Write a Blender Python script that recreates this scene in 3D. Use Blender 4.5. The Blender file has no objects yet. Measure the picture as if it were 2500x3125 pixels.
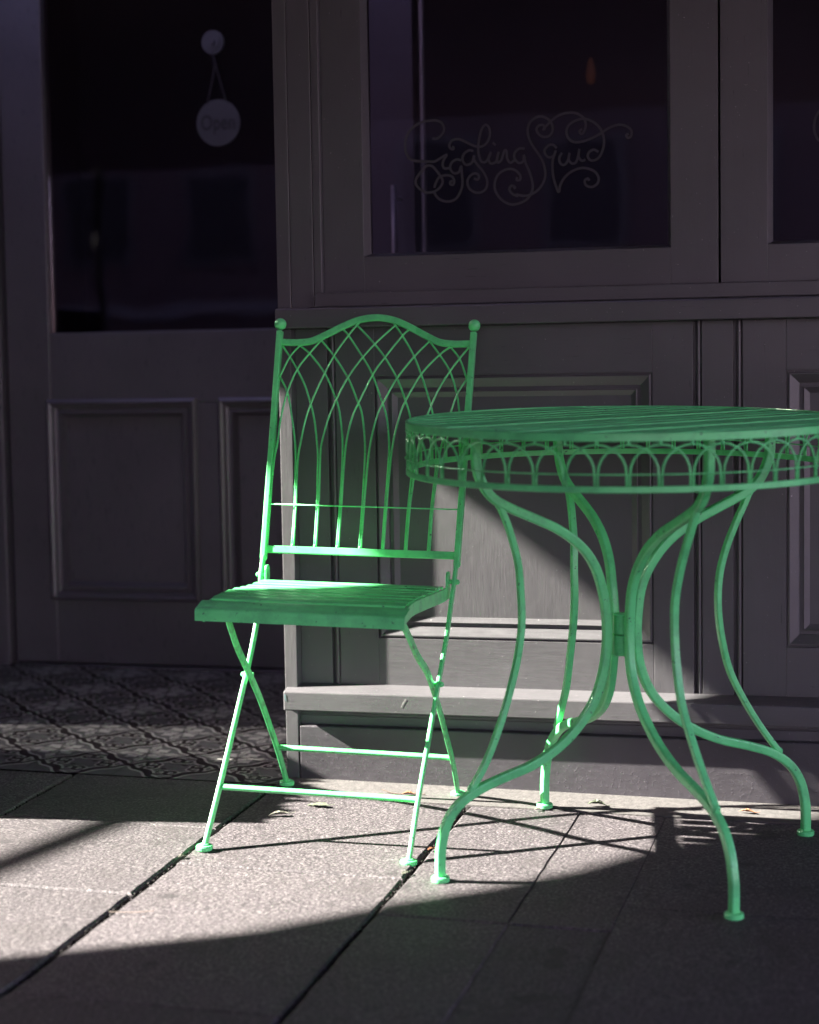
import bpy, bmesh, math, random
from mathutils import Vector, Matrix
random.seed(7)
R_ = math.radians
scene = bpy.context.scene
COL = scene.collection

# ------------------------------------------------------------------ camera
cam_d = bpy.data.cameras.new('camera')
cam = bpy.data.objects.new('camera', cam_d); COL.objects.link(cam)
right = Vector((0.9661947, 0.2573294, -0.0157889)); down = Vector((0.0046068, -0.0784641, -0.9969063)); fwd = Vector((-0.2577722, 0.9631329, -0.0769971))
M = Matrix((right, -down, -fwd)).transposed().to_4x4()
M.translation = Vector((0.0, 0.0, 0.8062))
cam.matrix_world = M
cam_d.sensor_fit = 'VERTICAL'; cam_d.sensor_height = 36.0; cam_d.lens = 66.584
cam_d.clip_start = 0.05; cam_d.clip_end = 400
cam_d.dof.use_dof = True; cam_d.dof.focus_distance = 3.34; cam_d.dof.aperture_fstop = 2.8
scene.camera = cam

# ------------------------------------------------------------------ world, sun, exposure
SUN_AZ, SUN_EL = R_(9.0), R_(29.6)
world = bpy.data.worlds.new('World'); scene.world = world; world.use_nodes = True
wn = world.node_tree; wn.nodes.clear()
sky = wn.nodes.new('ShaderNodeTexSky'); sky.sky_type = 'NISHITA'; sky.sun_disc = False
sky.sun_elevation = SUN_EL; sky.sun_rotation = R_(261); sky.altitude = 50; sky.dust_density = 1.5; sky.ozone_density = 1.5
bg = wn.nodes.new('ShaderNodeBackground'); bg.inputs['Strength'].default_value = 0.078
wo = wn.nodes.new('ShaderNodeOutputWorld')
tint = wn.nodes.new('ShaderNodeMix'); tint.data_type = 'RGBA'; tint.blend_type = 'MULTIPLY'; tint.inputs[0].default_value = 1.0
tint.inputs[7].default_value = (1.30, 0.88, 1.12, 1)   # mauve cast of the evening-toned sky
wn.links.new(sky.outputs[0], tint.inputs[6]); wn.links.new(tint.outputs[2], bg.inputs[0]); wn.links.new(bg.outputs[0], wo.inputs[0])
sun_d = bpy.data.lights.new('sun', 'SUN'); sun_d.energy = 5.0; sun_d.angle = R_(0.5); sun_d.color = (1.0, 0.96, 0.86)
sun = bpy.data.objects.new('sun', sun_d); COL.objects.link(sun)
SD = Vector((math.cos(SUN_AZ)*math.cos(SUN_EL), math.sin(SUN_AZ)*math.cos(SUN_EL), -math.sin(SUN_EL)))
sun.rotation_euler = SD.to_track_quat('-Z', 'Y').to_euler(); sun.location = (-8, 1, 8)
vs = scene.view_settings
vs.view_transform = 'Standard'; vs.look = 'None'; vs.gamma = 1.0; vs.exposure = 3.5
scene.cycles.max_bounces = 6; scene.cycles.diffuse_bounces = 4; scene.cycles.glossy_bounces = 3
scene.cycles.caustics_reflective = False; scene.cycles.caustics_refractive = False

# ------------------------------------------------------------------ material helpers
def mat(name):
    m = bpy.data.materials.new(name); m.use_nodes = True
    nt = m.node_tree; nt.nodes.clear()
    out = nt.nodes.new('ShaderNodeOutputMaterial'); b = nt.nodes.new('ShaderNodeBsdfPrincipled')
    nt.links.new(b.outputs[0], out.inputs[0])
    return m, nt, b
def node(nt, t, **kw):
    n = nt.nodes.new(t)
    for k, v in kw.items():
        if k in n.inputs: n.inputs[k].default_value = v
        else: setattr(n, k, v)
    return n
def coords(nt, scale=(1, 1, 1), rot=(0, 0, 0), kind='Object'):
    tc = nt.nodes.new('ShaderNodeTexCoord'); mp = nt.nodes.new('ShaderNodeMapping')
    mp.inputs['Scale'].default_value = scale; mp.inputs['Rotation'].default_value = rot
    nt.links.new(tc.outputs[kind], mp.inputs[0]); return mp.outputs[0]
def noise(nt, vec, scale, detail=4, rough=0.55):
    n = node(nt, 'ShaderNodeTexNoise'); n.inputs['Scale'].default_value = scale
    n.inputs['Detail'].default_value = detail; n.inputs['Roughness'].default_value = rough
    nt.links.new(vec, n.inputs['Vector']); return n.outputs[0]
def ramp(nt, fac, stops):
    r = nt.nodes.new('ShaderNodeValToRGB'); e = r.color_ramp.elements
    while len(e) < len(stops): e.new(0.5)
    for i, (p, c) in enumerate(stops):
        e[i].position = p; e[i].color = c if len(c) == 4 else (*c, 1)
    nt.links.new(fac, r.inputs[0]); return r.outputs[0]
def g(v): return (v, v, v, 1)
def mixc(nt, fac, a, b, mode='MIX'):
    m = nt.nodes.new('ShaderNodeMix'); m.data_type = 'RGBA'; m.blend_type = mode
    for s, x in ((0, fac), (6, a), (7, b)):
        if hasattr(x, 'is_linked') or hasattr(x, 'links'): nt.links.new(x, m.inputs[s])
        else: m.inputs[s].default_value = x
    return m.outputs[2]
def bump(nt, b, h, strength, dist, prev=None):
    n = nt.nodes.new('ShaderNodeBump'); n.inputs['Strength'].default_value = strength
    n.inputs['Distance'].default_value = dist; nt.links.new(h, n.inputs['Height'])
    if prev is not None: nt.links.new(prev, n.inputs['Normal'])
    nt.links.new(n.outputs[0], b.inputs['Normal']); return n.outputs[0]

def paint(name, grain, specks=0.0, base=(0.085, 0.0815, 0.0865), rough=0.36):
    m, nt, b = mat(name)
    v = coords(nt); vg = coords(nt, grain)
    big = noise(nt, v, 5, 3)
    c = ramp(nt, big, [(0.3, tuple(x*0.84 for x in base)), (0.7, tuple(x*1.1 for x in base))])
    stroke = noise(nt, vg, 60, 5, 0.6)
    c = mixc(nt, ramp(nt, stroke, [(0.35, g(0.0)), (0.75, g(0.18))]), c, tuple(x*1.35 for x in base)+(1,))
    # chips and flecks
    fl = noise(nt, v, 190, 2, 0.6)
    pale = ramp(nt, fl, [(0.735, g(0)), (0.75, g(0.55))])
    c = mixc(nt, pale, c, (0.42, 0.40, 0.40, 1))
    nt.links.new(c, b.inputs['Base Color'])
    rr = ramp(nt, stroke, [(0.3, g(rough-0.09)), (0.7, g(rough+0.12))]); nt.links.new(rr, b.inputs['Roughness'])
    b.inputs['Specular IOR Level'].default_value = 0.6
    p = bump(nt, b, stroke, 0.16, 0.0012)
    p = bump(nt, b, noise(nt, v, 26, 3), 0.25, 0.002, p)
    if specks > 0:
        s2 = noise(nt, v, 150, 4, 0.7)
        h2 = ramp(nt, s2, [(0.55, g(0)), (0.74, g(1))])
        p = bump(nt, b, h2, 0.30*specks, 0.0016, p)
    else:
        h2 = ramp(nt, fl, [(0.68, g(0)), (0.76, g(1))]); bump(nt, b, h2, 0.3, 0.0012, p)
    return m
P_V = paint('grey_paint_upright', (6, 6, 0.35))
P_H = paint('grey_paint_level', (0.35, 6, 6))
P_PL = paint('grey_paint_gritty', (0.6, 2, 2), specks=1.0, base=(0.050, 0.045, 0.052), rough=0.42)
P_DOOR = paint('dark_door_paint', (5, 5, 0.4), base=(0.070, 0.062, 0.072), rough=0.33)

def green(name, dirt=0.0):
    m, nt, b = mat(name)
    v = coords(nt)
    n1 = noise(nt, v, 14, 3)
    c = ramp(nt, n1, [(0.3, (0.130, 0.76, 0.250)), (0.7, (0.165, 0.86, 0.300))])
    n4 = noise(nt, v, 24, 6, 0.7)
    c = mixc(nt, ramp(nt, n4, [(0.46, g(0)), (0.68, g(0.55))]), c, (0.085, 0.44, 0.165, 1))
    n2 = noise(nt, v, 120, 3, 0.65)
    c = mixc(nt, ramp(nt, n2, [(0.675, g(0)), (0.70, g(0.85))]), c, (0.03, 0.09, 0.05, 1))
    if dirt:
        n3 = noise(nt, v, 38, 5, 0.7)
        c = mixc(nt, ramp(nt, n3, [(0.5, g(0)), (0.66, g(dirt))]), c, (0.09, 0.12, 0.06, 1))
    nt.links.new(c, b.inputs['Base Color'])
    b.inputs['Specular IOR Level'].default_value = 0.55
    nt.links.new(ramp(nt, n1, [(0.3, g(0.27)), (0.7, g(0.40))]), b.inputs['Roughness'])
    p = bump(nt, b, noise(nt, v, 60, 3), 0.18, 0.0012)
    return m
GREEN = green('green_enamel'); GREEN_D = green('weathered_green_enamel', 0.55)

def plain(name, col, rough=0.6, nscale=20, var=0.25, bmp=0.0, metal=0.0):
    m, nt, b = mat(name); v = coords(nt)
    n1 = noise(nt, v, nscale, 5, 0.6)
    c = ramp(nt, n1, [(0.3, tuple(x*(1-var) for x in col)), (0.7, tuple(min(1, x*(1+var)) for x in col))])
    nt.links.new(c, b.inputs['Base Color']); b.inputs['Roughness'].default_value = rough
    b.inputs['Metallic'].default_value = metal
    if bmp: bump(nt, b, n1, bmp, 0.004)
    return m

def stone(name):
    m, nt, b = mat(name); v = coords(nt)
    big = noise(nt, v, 2.2, 4, 0.6)
    c = ramp(nt, big, [(0.3, (0.048, 0.0395, 0.0445)), (0.7, (0.066, 0.0545, 0.0605))])
    f1 = noise(nt, v, 210, 3, 0.7)
    c = mixc(nt, ramp(nt, f1, [(0.43, g(0.9)), (0.50, g(0))]), c, (0.017, 0.014, 0.0155, 1))
    c = mixc(nt, ramp(nt, f1, [(0.555, g(0)), (0.63, g(0.9))]), c, (0.145, 0.130, 0.130, 1))
    st = noise(nt, v, 7, 5, 0.65)
    c = mixc(nt, ramp(nt, st, [(0.52, g(0)), (0.72, g(0.55))]), c, (0.028, 0.023, 0.023, 1))
    at = nt.nodes.new('ShaderNodeAttribute'); at.attribute_name = 'tone'
    tn_ = nt.nodes.new('ShaderNodeMix'); tn_.data_type = 'RGBA'; tn_.blend_type = 'MULTIPLY'; tn_.inputs[0].default_value = 1
    fl_ = nt.nodes.new('ShaderNodeMix'); fl_.data_type = 'RGBA'; fl_.blend_type = 'LIGHTEN'; fl_.inputs[0].default_value = 1; fl_.inputs[7].default_value = (.8, .8, .8, 1)
    nt.links.new(at.outputs['Color'], fl_.inputs[6]); nt.links.new(c, tn_.inputs[6]); nt.links.new(fl_.outputs[2], tn_.inputs[7]); c = tn_.outputs[2]
    gum = noise(nt, v, 9.5, 1, 0.3)
    c = mixc(nt, ramp(nt, gum, [(0.725, g(0)), (0.745, g(0.7))]), c, (0.016, 0.013, 0.015, 1))
    nt.links.new(c, b.inputs['Base Color'])
    b.inputs['Roughness'].default_value = 0.72
    p = bump(nt, b, noise(nt, v, 120, 4, 0.65), 0.55, 0.0035)
    p = bump(nt, b, noise(nt, v, 18, 4, 0.6), 0.45, 0.006, p)
    return m
STONE = stone('flamed_granite')
SOIL = plain('joint_soil', (0.02, 0.016, 0.015), 0.95, 140, 0.5, 0.8)
MORTAR = plain('pale_mortar', (0.066, 0.060, 0.058), 0.9, 70, 0.25, 0.6)
TILE_B = plain('tile_grey', (0.070, 0.068, 0.068), 0.5, 30, 0.18)
TILE_D = plain('tile_maroon', (0.007, 0.0035, 0.004), 0.5, 30, 0.2)
TILE_L = plain('tile_pale', (0.26, 0.25, 0.235), 0.5, 30, 0.15)
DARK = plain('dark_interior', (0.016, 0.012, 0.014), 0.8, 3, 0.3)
BLACK = plain('black_gap', (0.012, 0.01, 0.012), 0.9, 10, 0.2)
STEEL = plain('pale_steel', (0.62, 0.64, 0.66), 0.35, 20, 0.1, metal=0.6)
STEEL_D = plain('dull_steel', (0.22, 0.225, 0.24), 0.45, 20, 0.1, metal=0.3)
SIGN = plain('sign_board', (0.028, 0.026, 0.031), 0.6, 20, 0.08)
SIGN_T = plain('sign_letters', (0.004, 0.003, 0.004), 0.7, 20, 0.1)
CORD = plain('cord', (0.025, 0.023, 0.027), 0.8, 60, 0.2)
CANVAS = plain('canvas', (0.105, 0.055, 0.070), 0.9, 60, 0.12)
BRICK = None

def glass(name):
    m = bpy.data.materials.new(name); m.use_nodes = True; nt = m.node_tree; nt.nodes.clear()
    out = nt.nodes.new('ShaderNodeOutputMaterial')
    t = nt.nodes.new('ShaderNodeBsdfTransparent'); t.inputs[0].default_value = (0.72, 0.70, 0.74, 1)
    gl = nt.nodes.new('ShaderNodeBsdfGlossy'); gl.inputs['Roughness'].default_value = 0.012
    gl.inputs['Color'].default_value = (0.95, 0.93, 0.97, 1)
    v = coords(nt); wv = noise(nt, v, 3.0, 2)
    bp = nt.nodes.new('ShaderNodeBump'); bp.inputs['Strength'].default_value = 0.06; bp.inputs['Distance'].default_value = 0.01
    nt.links.new(wv, bp.inputs['Height']); nt.links.new(bp.outputs[0], gl.inputs['Normal'])
    fr = nt.nodes.new('ShaderNodeFresnel'); fr.inputs[0].default_value = 1.55
    mx = nt.nodes.new('ShaderNodeMixShader')
    nt.links.new(fr.outputs[0], mx.inputs[0]); nt.links.new(t.outputs[0], mx.inputs[1]); nt.links.new(gl.outputs[0], mx.inputs[2])
    nt.links.new(mx.outputs[0], out.inputs[0]); return m
GLASS = glass('window_glass')
ETCH = plain('etched_film', (0.042, 0.037, 0.046), 0.8, 40, 0.08)

# ------------------------------------------------------------------ mesh helpers
def link(o): COL.objects.link(o); return o
def obj(name, bm, m, parent=None, bevel=0.0, smooth=False, kind=None):
    me = bpy.data.meshes.new(name)
    bmesh.ops.recalc_face_normals(bm, faces=bm.faces)
    bm.to_mesh(me); bm.free()
    for x in (m if isinstance(m, (list, tuple)) else [m]): me.materials.append(x)
    o = link(bpy.data.objects.new(name, me))
    if parent is not None: o.parent = parent
    if smooth:
        for p in me.polygons: p.use_smooth = True
    if bevel:
        md = o.modifiers.new('bevel', 'BEVEL'); md.width = bevel; md.segments = 2; md.limit_method = 'ANGLE'; md.angle_limit = R_(40)
    if kind: o['kind'] = kind
    return o
def thing(name, label, cat, mw=None, group=None):
    o = link(bpy.data.objects.new(name, None)); o.empty_display_size = 0.1
    if mw is not None: o.matrix_world = mw
    o['label'] = label; o['category'] = cat
    if group: o['group'] = group
    return o
def tag(o, label, cat, group=None):
    o['label'] = label; o['category'] = cat
    if group: o['group'] = group
    return o
def box(bm, x0, x1, y0, y1, z0, z1):
    vs_ = [bm.verts.new((x, y, z)) for z in (z0, z1) for y in (y0, y1) for x in (x0, x1)]
    for f in ((0, 2, 3, 1), (4, 5, 7, 6), (0, 1, 5, 4), (2, 6, 7, 3), (0, 4, 6, 2), (1, 3, 7, 5)):
        bm.faces.new([vs_[i] for i in f])
def prism(bm, pts, axis, a0, a1):
    """extrude a closed 2D outline along an axis: axis 'x' -> pts are (y,z)"""
    def P(p, a):
        return {'x': (a, p[0], p[1]), 'y': (p[0], a, p[1]), 'z': (p[0], p[1], a)}[axis]
    A = [bm.verts.new(P(p, a0)) for p in pts]; B = [bm.verts.new(P(p, a1)) for p in pts]
    n = len(pts)
    for i in range(n): bm.faces.new((A[i], A[(i+1) % n], B[(i+1) % n], B[i]))
    bm.faces.new(A); bm.faces.new(B[::-1])
def cr(pts, n=6, closed=False):
    """Catmull-Rom resample"""
    P = [Vector(p) for p in pts]; out = []
    N = len(P)
    rng = N if closed else N-1
    for i in range(rng):
        if closed: p0, p1, p2, p3 = P[(i-1) % N], P[i], P[(i+1) % N], P[(i+2) % N]
        else:
            p1, p2 = P[i], P[i+1]
            p0 = P[i-1] if i > 0 else p1*2-p2
            p3 = P[i+2] if i+2 < N else p2*2-p1
        for k in range(n):
            t = k/n
            out.append(0.5*((2*p1) + (p2-p0)*t + (2*p0-5*p1+4*p2-p3)*t*t + (3*p1-p0-3*p2+p3)*t**3))
    if not closed: out.append(P[-1])
    return out
def sweep(bm, path, prof, side=None, closed=False, cap=True):
    """sweep a closed profile [(a,b)] along path; a along side, b along side x tangent"""
    path = [Vector(p) for p in path]; N = len(path); rings = []
    prev = None
    for i, p in enumerate(path):
        if closed: t = path[(i+1) % N]-path[i-1]
        else: t = path[min(i+1, N-1)]-path[max(i-1, 0)]
        t.normalize()
        if side is not None:
            s = (side(i) if callable(side) else Vector(side))
            s = (s - t*s.dot(t)).normalized()
        else:
            s = prev if prev is not None else (Vector((0, 0, 1)) if abs(t.z) < 0.9 else Vector((1, 0, 0)))
            s = (s - t*s.dot(t)).normalized(); prev = s
        b = t.cross(s)
        rings.append([bm.verts.new(p + s*a + b*c) for a, c in prof])
    n = len(prof)
    for i in range(N if closed else N-1):
        A, B = rings[i], rings[(i+1) % N]
        for j in range(n): bm.faces.new((A[j], A[(j+1) % n], B[(j+1) % n], B[j]))
    if cap and not closed:
        bm.faces.new(rings[0]); bm.faces.new(rings[-1][::-1])
def rect(w, h, c=None, k=2):
    """rounded rectangle profile, w along side, h across"""
    c = min(w, h)*0.22 if c is None else c
    out = []
    for sx, sy, a0 in ((1, 1, 0), (-1, 1, 90), (-1, -1, 180), (1, -1, 270)):
        for i in range(k+1):
            a = R_(a0+90*i/k)
            out.append((sx*(w/2-c)+c*math.cos(a), sy*(h/2-c)+c*math.sin(a)))
    return out
def circ(r, n=8): return [(r*math.cos(2*math.pi*i/n), r*math.sin(2*math.pi*i/n)) for i in range(n)]
def lathe(bm, prof, origin=(0, 0, 0), n=24):
    o = Vector(origin); rings = []
    for r, z in prof:
        rings.append([bm.verts.new(o+Vector((r*math.cos(2*math.pi*i/n), r*math.sin(2*math.pi*i/n), z))) for i in range(n)])
    for A, B in zip(rings, rings[1:]):
        for i in range(n): bm.faces.new((A[i], A[(i+1) % n], B[(i+1) % n], B[i]))
    bm.faces.new(rings[0][::-1]); bm.faces.new(rings[-1])
def ball(bm, c, r, seg=20):
    bmesh.ops.create_uvsphere(bm, u_segments=seg, v_segments=seg//2, radius=r, matrix=Matrix.Translation(c))
def BM(): return bmesh.new()

# ------------------------------------------------------------------ ground (tilted a few degrees towards the street)
NX, NY, NZ = 0.0114, -0.0316, 0.9994
BX, BY = -0.4552, 3.0295
def zg(x, y): return -(NX*(x-BX) + NY*(y-BY))/NZ

# base sheet reaching far
bm = BM()
L = 70
vsq = [bm.verts.new((x, y, zg(x, y)-0.030)) for x, y in ((-L, -L), (L, -L), (L, 30), (-L, 30))]
bm.faces.new(vsq)
STREET = plain('street_concrete', (0.07, 0.06, 0.065), 0.9, 0.8, 0.25)
obj('street', bm, STREET, kind='structure')

bm = BM()
vsq = [bm.verts.new((x, y, zg(x, y)-0.0095)) for x, y in ((-6, -1.0), (3.4, -1.0), (3.4, 3.5), (-6, 3.5))]
bm.faces.new(vsq)
for xj in (-0.5705, -0.421, -0.03, 0.37, 0.78):
    for k in range(24):
        y0, y1 = 1.0+k*.095, 1.0+(k+1)*.095
        q = [bm.verts.new((x, y, zg(x, y)-.0016)) for x, y in ((xj-.004, y0), (xj+.004, y0), (xj+.004, y1), (xj-.004, y1))]
        bm.faces.new(q).material_index = 1
FILL = plain('joint_fill', (0.030, 0.025, 0.027), .95, 120, .4, .5)
obj('joint_bed', bm, [SOIL, FILL], kind='structure')

# paving slabs: one sheet of separate stones
XJ = [-4.4, -3.99, -3.6, -3.19, -2.8, -2.4, -1.99, -1.583, -1.168, -0.778, -0.421, -0.03, 0.37, 0.78, 1.2, 1.6, 2.0, 2.4, 2.8]
bm = BM()
def slab(bm, x0, x1, y0, y1, gx=0.0042, gy=0.0016, gl0=None, gr0=None):
    dz = random.uniform(-0.0012, 0.0012); tx = random.uniform(-0.002, 0.002); ty = random.uniform(-0.002, 0.002)
    gl, gr = gx*random.uniform(.75, 1.2), gx*random.uniform(.75, 1.2)
    gl = gl if gl0 is None else gl0; gr = gr if gr0 is None else gr0
    x0 += gl; x1 -= gr; y0 += gy; y1 -= gy
    nx = 10; ny = max(4, int((y1-y0)/0.03))
    c = 0.004 if gx > 0.003 else 0.0006
    # outline with small irregularities, chamfered edge
    def edge(o):
        pts = []
        def jit(a=0.0014 if gx > .003 else .0003): return random.uniform(-a, a)
        for i in range(nx): pts.append((x0+o+(x1-x0-2*o)*i/nx, y0+o+jit(.0006)))
        for i in range(ny): pts.append((x1-o+jit(), y0+o+(y1-y0-2*o)*i/ny))
        for i in range(nx): pts.append((x1-o-(x1-x0-2*o)*i/nx, y1-o+jit(.0006)))
        for i in range(ny): pts.append((x0+o+jit(), y1-o-(y1-y0-2*o)*i/ny))
        return pts
    st = random.getstate()
    outer = edge(0.0); random.setstate(st); inner = edge(c)
    xm, ym = (x0+x1)/2, (y0+y1)/2
    def Z(x, y, d): return zg(x, y) + dz + tx*(x-xm) + ty*(y-ym) - d
    T = [bm.verts.new((x, y, Z(x, y, 0))) for x, y in inner]
    Mv = [bm.verts.new((x, y, Z(x, y, 0.003))) for x, y in outer]
    Bv = [bm.verts.new((x, y, Z(x, y, 0.04))) for x, y in outer]
    n = len(T)
    tone = random.uniform(.80, 1.16); lay = bm.loops.layers.float_color.get('tone') or bm.loops.layers.float_color.new('tone')
    ft = bm.faces.new(T)
    for lp_ in ft.loops: lp_[lay] = (tone, tone, tone, 1)
    for i in range(n):
        j = (i+1) % n
        bm.faces.new((Mv[i], Mv[j], T[j], T[i])); bm.faces.new((Bv[i], Bv[j], Mv[j], Mv[i]))
rows = {-1.583: [3.353, 3.045, 2.67, 2.1, 1.45, 0.8, 0.1, -0.6], -1.168: [3.283, 2.838, 2.24, 1.6, 0.9, 0.2, -0.6],
        -0.778: [3.283, 2.66, 2.0, 1.3, 0.6, -0.2]}
for i in range(len(XJ)-1):
    x0, x1 = XJ[i], XJ[i+1]
    back = 3.353 if x1 < -1.16 else 3.283
    ys = rows.get(x0)
    if ys is None:
        ys = [back]; y = back-random.uniform(.35, .7)
        while y > -0.6: ys.append(y); y -= random.uniform(.5, .75)
    for a, b in zip(ys, ys[1:]):
        if x0 == -0.778 and a > 2.0:       # cracked slab: two halves along a hairline
            slab(bm, x0, -0.5705, b, a, 0.0042, gr0=0.0001); slab(bm, -0.5705, x1, b, a, 0.0002, gl0=0.0001)
        else: slab(bm, x0, x1, b, a, 0.0042 if x1 < -0.7 else 0.0002, gl0=0.0036 if x0 == -0.778 else None)
obj('pavement', bm, STONE, kind='structure')

# kerb-like stone strip along the shopfront
bm = BM()
x = -1.168
while x < 2.6:
    x2 = 2.7
    slab(bm, x, x2, 3.286, 3.43, 0.0003, 0.0014); x = x2
obj('kerb_strip', bm, MORTAR, kind='structure')

# ------------------------------------------------------------------ tiled alcove floor
PT = 0.193; TCX, TCY = -1.4085, 3.4385
bm = BM()
def face2(bm, pts, dz, mi):
    try: f = bm.faces.new([bm.verts.new((x, y, zg(x, y)+dz)) for x, y in pts]); f.material_index = mi
    except ValueError: pass
TX0, TX1, TY0, TY1 = -2.66, -1.166, 3.356, 4.46
face2(bm, [(TX0, TY0), (TX1, TY0), (TX1, TY1), (TX0, TY1)], 0.0, 0)
def clipx(x): return min(max(x, TX0), TX1)
def clipy(y): return min(max(y, TY0), TY1)
def ribbon(bm, pts, ws, cx, cy, dz, mi):
    P = [Vector((p[0], p[1])) for p in pts]
    Lf, Rt = [], []
    for i, p in enumerate(P):
        t = (P[min(i+1, len(P)-1)]-P[max(i-1, 0)])
        if t.length < 1e-6: continue
        t.normalize(); nrm = Vector((-t.y, t.x)); w = ws(i/(len(P)-1)) if callable(ws) else ws
        Lf.append(p+nrm*w/2); Rt.append(p-nrm*w/2)
    for i in range(len(Lf)-1):
        q = [Lf[i], Rt[i], Rt[i+1], Lf[i+1]]
        W = [(cx+a.x*PT, cy+a.y*PT) for a in q]
        if all(x < TX0 or x > TX1 for x, y in W) or all(y < TY0 or y > TY1 for x, y in W): continue
        W = [(clipx(x), clipy(y)) for x, y in W]
        face2(bm, W, dz, mi)
rib = [(-.5, 0), (-.44, -.045), (-.385, -.13), (-.30, -.165), (-.215, -.215), (-.165, -.30), (-.13, -.385), (-.045, -.44), (0, -.5)]
rib = [(p.x, p.y) for p in cr([(a, b, 0) for a, b in rib], 4)]
def wid(t): return 0.050 + 0.045*math.exp(-((t-.5)/.2)**2)
def curl(s):
    # spiral springing inward from the middle of the ribbon
    out = []
    for k in range(16):
        t = k/15; a = R_(205 - 330*t); r = 0.088*(1-0.62*t)
        out.append((-0.235 + r*math.cos(a), -0.06 + r*math.sin(a)))
    out = [(-.275, -.185), (-.315, -.14)] + out[1:]
    return out if s > 0 else [(b, a) for a, b in out]
def rot4(pts, k):
    for _ in range(k): pts = [(-b, a) for a, b in pts]
    return pts
def leaf(ang, r0, r1, w):
    c, s = math.cos(ang), math.sin(ang)
    o = [(r0, 0), (r0+(r1-r0)*.3, w*.55), (r0+(r1-r0)*.42, w*.4), (r0+(r1-r0)*.62, w), (r0+(r1-r0)*.72, w*.55), (r1, 0)]
    o = o + [(a, -b) for a, b in o[-2:0:-1]]
    return [(a*c-b*s, a*s+b*c) for a, b in o]
for i in range(-7, 3):
    for j in range(-1, 7):
        cx, cy = TCX+i*PT, TCY+j*PT
        for k in range(4):
            ribbon(bm, rot4(rib, k), lambda t: wid(t)+0.06, cx, cy, 0.0004, 2)
            for s in (1, -1): ribbon(bm, rot4(curl(s), k), lambda t: .095-.02*t, cx, cy, 0.0004+.00005*(k+1), 2)
        for k in range(4):
            ribbon(bm, rot4(rib, k), wid, cx, cy, 0.0008, 1)
            for s in (1, -1): ribbon(bm, rot4(curl(s), k), lambda t: .046-.010*t, cx, cy, 0.0010+.00004*k, 1)
            pts = [(cx+a*PT, cy+b*PT) for a, b in [(0.03*math.cos(q*math.pi/4+k*1.57)+.12*math.cos(k*math.pi/2+.785), 0.03*math.sin(q*math.pi/4)+.12*math.sin(k*math.pi/2+.785)) for q in range(8)]]
            face2(bm, [(clipx(x), clipy(y)) for x, y in pts], 0.0006, 1) if TX0 < cx < TX1 and TY0 < cy < TY1 else None
        sx, sy = cx+PT/2, cy+PT/2     # star at the tile corner
        if TX0+.02 < sx < TX1-.02 and TY0+.0 < sy < TY1:
            for k in range(8):
                lp = leaf(k*math.pi/4+math.pi/8*0, 0.035, 0.40 if k % 2 == 0 else 0.27, 0.06 if k % 2 == 0 else 0.10)
                face2(bm, [(clipx(sx+a*PT), clipy(sy+b*PT)) for a, b in lp], 0.0006, 2)
        # tile joints
        for (a, b, c, d) in ((cx+PT/2-.0007, cy-PT/2, cx+PT/2+.0007, cy+PT/2), (cx-PT/2, cy+PT/2-.0007, cx+PT/2, cy+PT/2+.0007)):
            a, c = clipx(a), clipx(c); b, d = clipy(b), clipy(d)
            if c-a > 1e-4 and d-b > 1e-4: face2(bm, [(a, b), (c, b), (c, d), (a, d)], 0.0013, 1)
obj('tile_floor', bm, [TILE_B, TILE_D, TILE_L], kind='structure')

# ------------------------------------------------------------------ the shopfront
XR = 1.6; ZT = 3.0
SS = 1.02   # everything of the shopfront below is drawn on slightly nearer planes and set back by this factor
shop = thing('shopfront', 'grey painted panelled timber shopfront with large windows', 'shopfront', Matrix.Translation((0, 3.345*SS, .8062*(1-SS))) @ Matrix.Scale(SS, 4))
SI = Matrix.Translation((0, -3.345, 0))
def sp(name, bm, m, parent=None, bevel=0.0, smooth=False):
    """part of the shopfront given in world coordinates"""
    bmesh.ops.transform(bm, matrix=SI, verts=bm.verts)
    return obj(name, bm, m, parent or shop, bevel, smooth)
# corner post (above and below the ledge it is the same face)
bm = BM(); box(bm, -1.1425, -1.1182, 3.345, 3.50, -0.03, 0.8775); sp('corner_post', bm, P_V, bevel=.0012)
# plinth, cove and bead under the ledge
bm = BM(); box(bm, -1.1168, XR, 3.3452, 3.50, -0.05, 0.1358); sp('plinth', bm, P_PL, bevel=.003)
bm = BM(); box(bm, -1.1176, XR, 3.363, 3.50, 0.1359, 0.1665)
sweep(bm, [(-1.1176, 3.3645, 0.1585), (XR, 3.3645, 0.1585)], circ(0.0065, 12)); sp('cove', bm, P_H, smooth=False)
# projecting ledge with a weathered (sloping) top
bm = BM(); prism(bm, [(3.322, 0.1668), (3.322, 0.2030), (3.3445, 0.2077), (3.372, 0.2125), (3.50, 0.2125), (3.50, 0.1668)], 'x', -1.1392, XR)
sp('ledge', bm, P_H, bevel=.0025)
SCUFF = plain('paint_scrape', (.20, .19, .19), .8, 200, .4); SCUFF_T = plain('teal_scrape', (.10, .17, .18), .8, 200, .4)
def scuff(name, pts, m):
    bm = BM(); vs_ = [bm.verts.new((x, 3.3214, z)) for x, z in pts]; bm.faces.new(vs_); return sp(name, bm, m)
scuff('scrape', [(-.9030, .1960), (-.9005, .1955), (-.9060, .1870), (-.9105, .1795), (-.9118, .1805), (-.9085, .1880)], SCUFF)
scuff('scrape', [(-1.1372, .1990), (-1.1335, .1965), (-1.1340, .1915), (-1.1325, .1870), (-1.1350, .1850), (-1.1368, .1900)], SCUFF_T)
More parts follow.
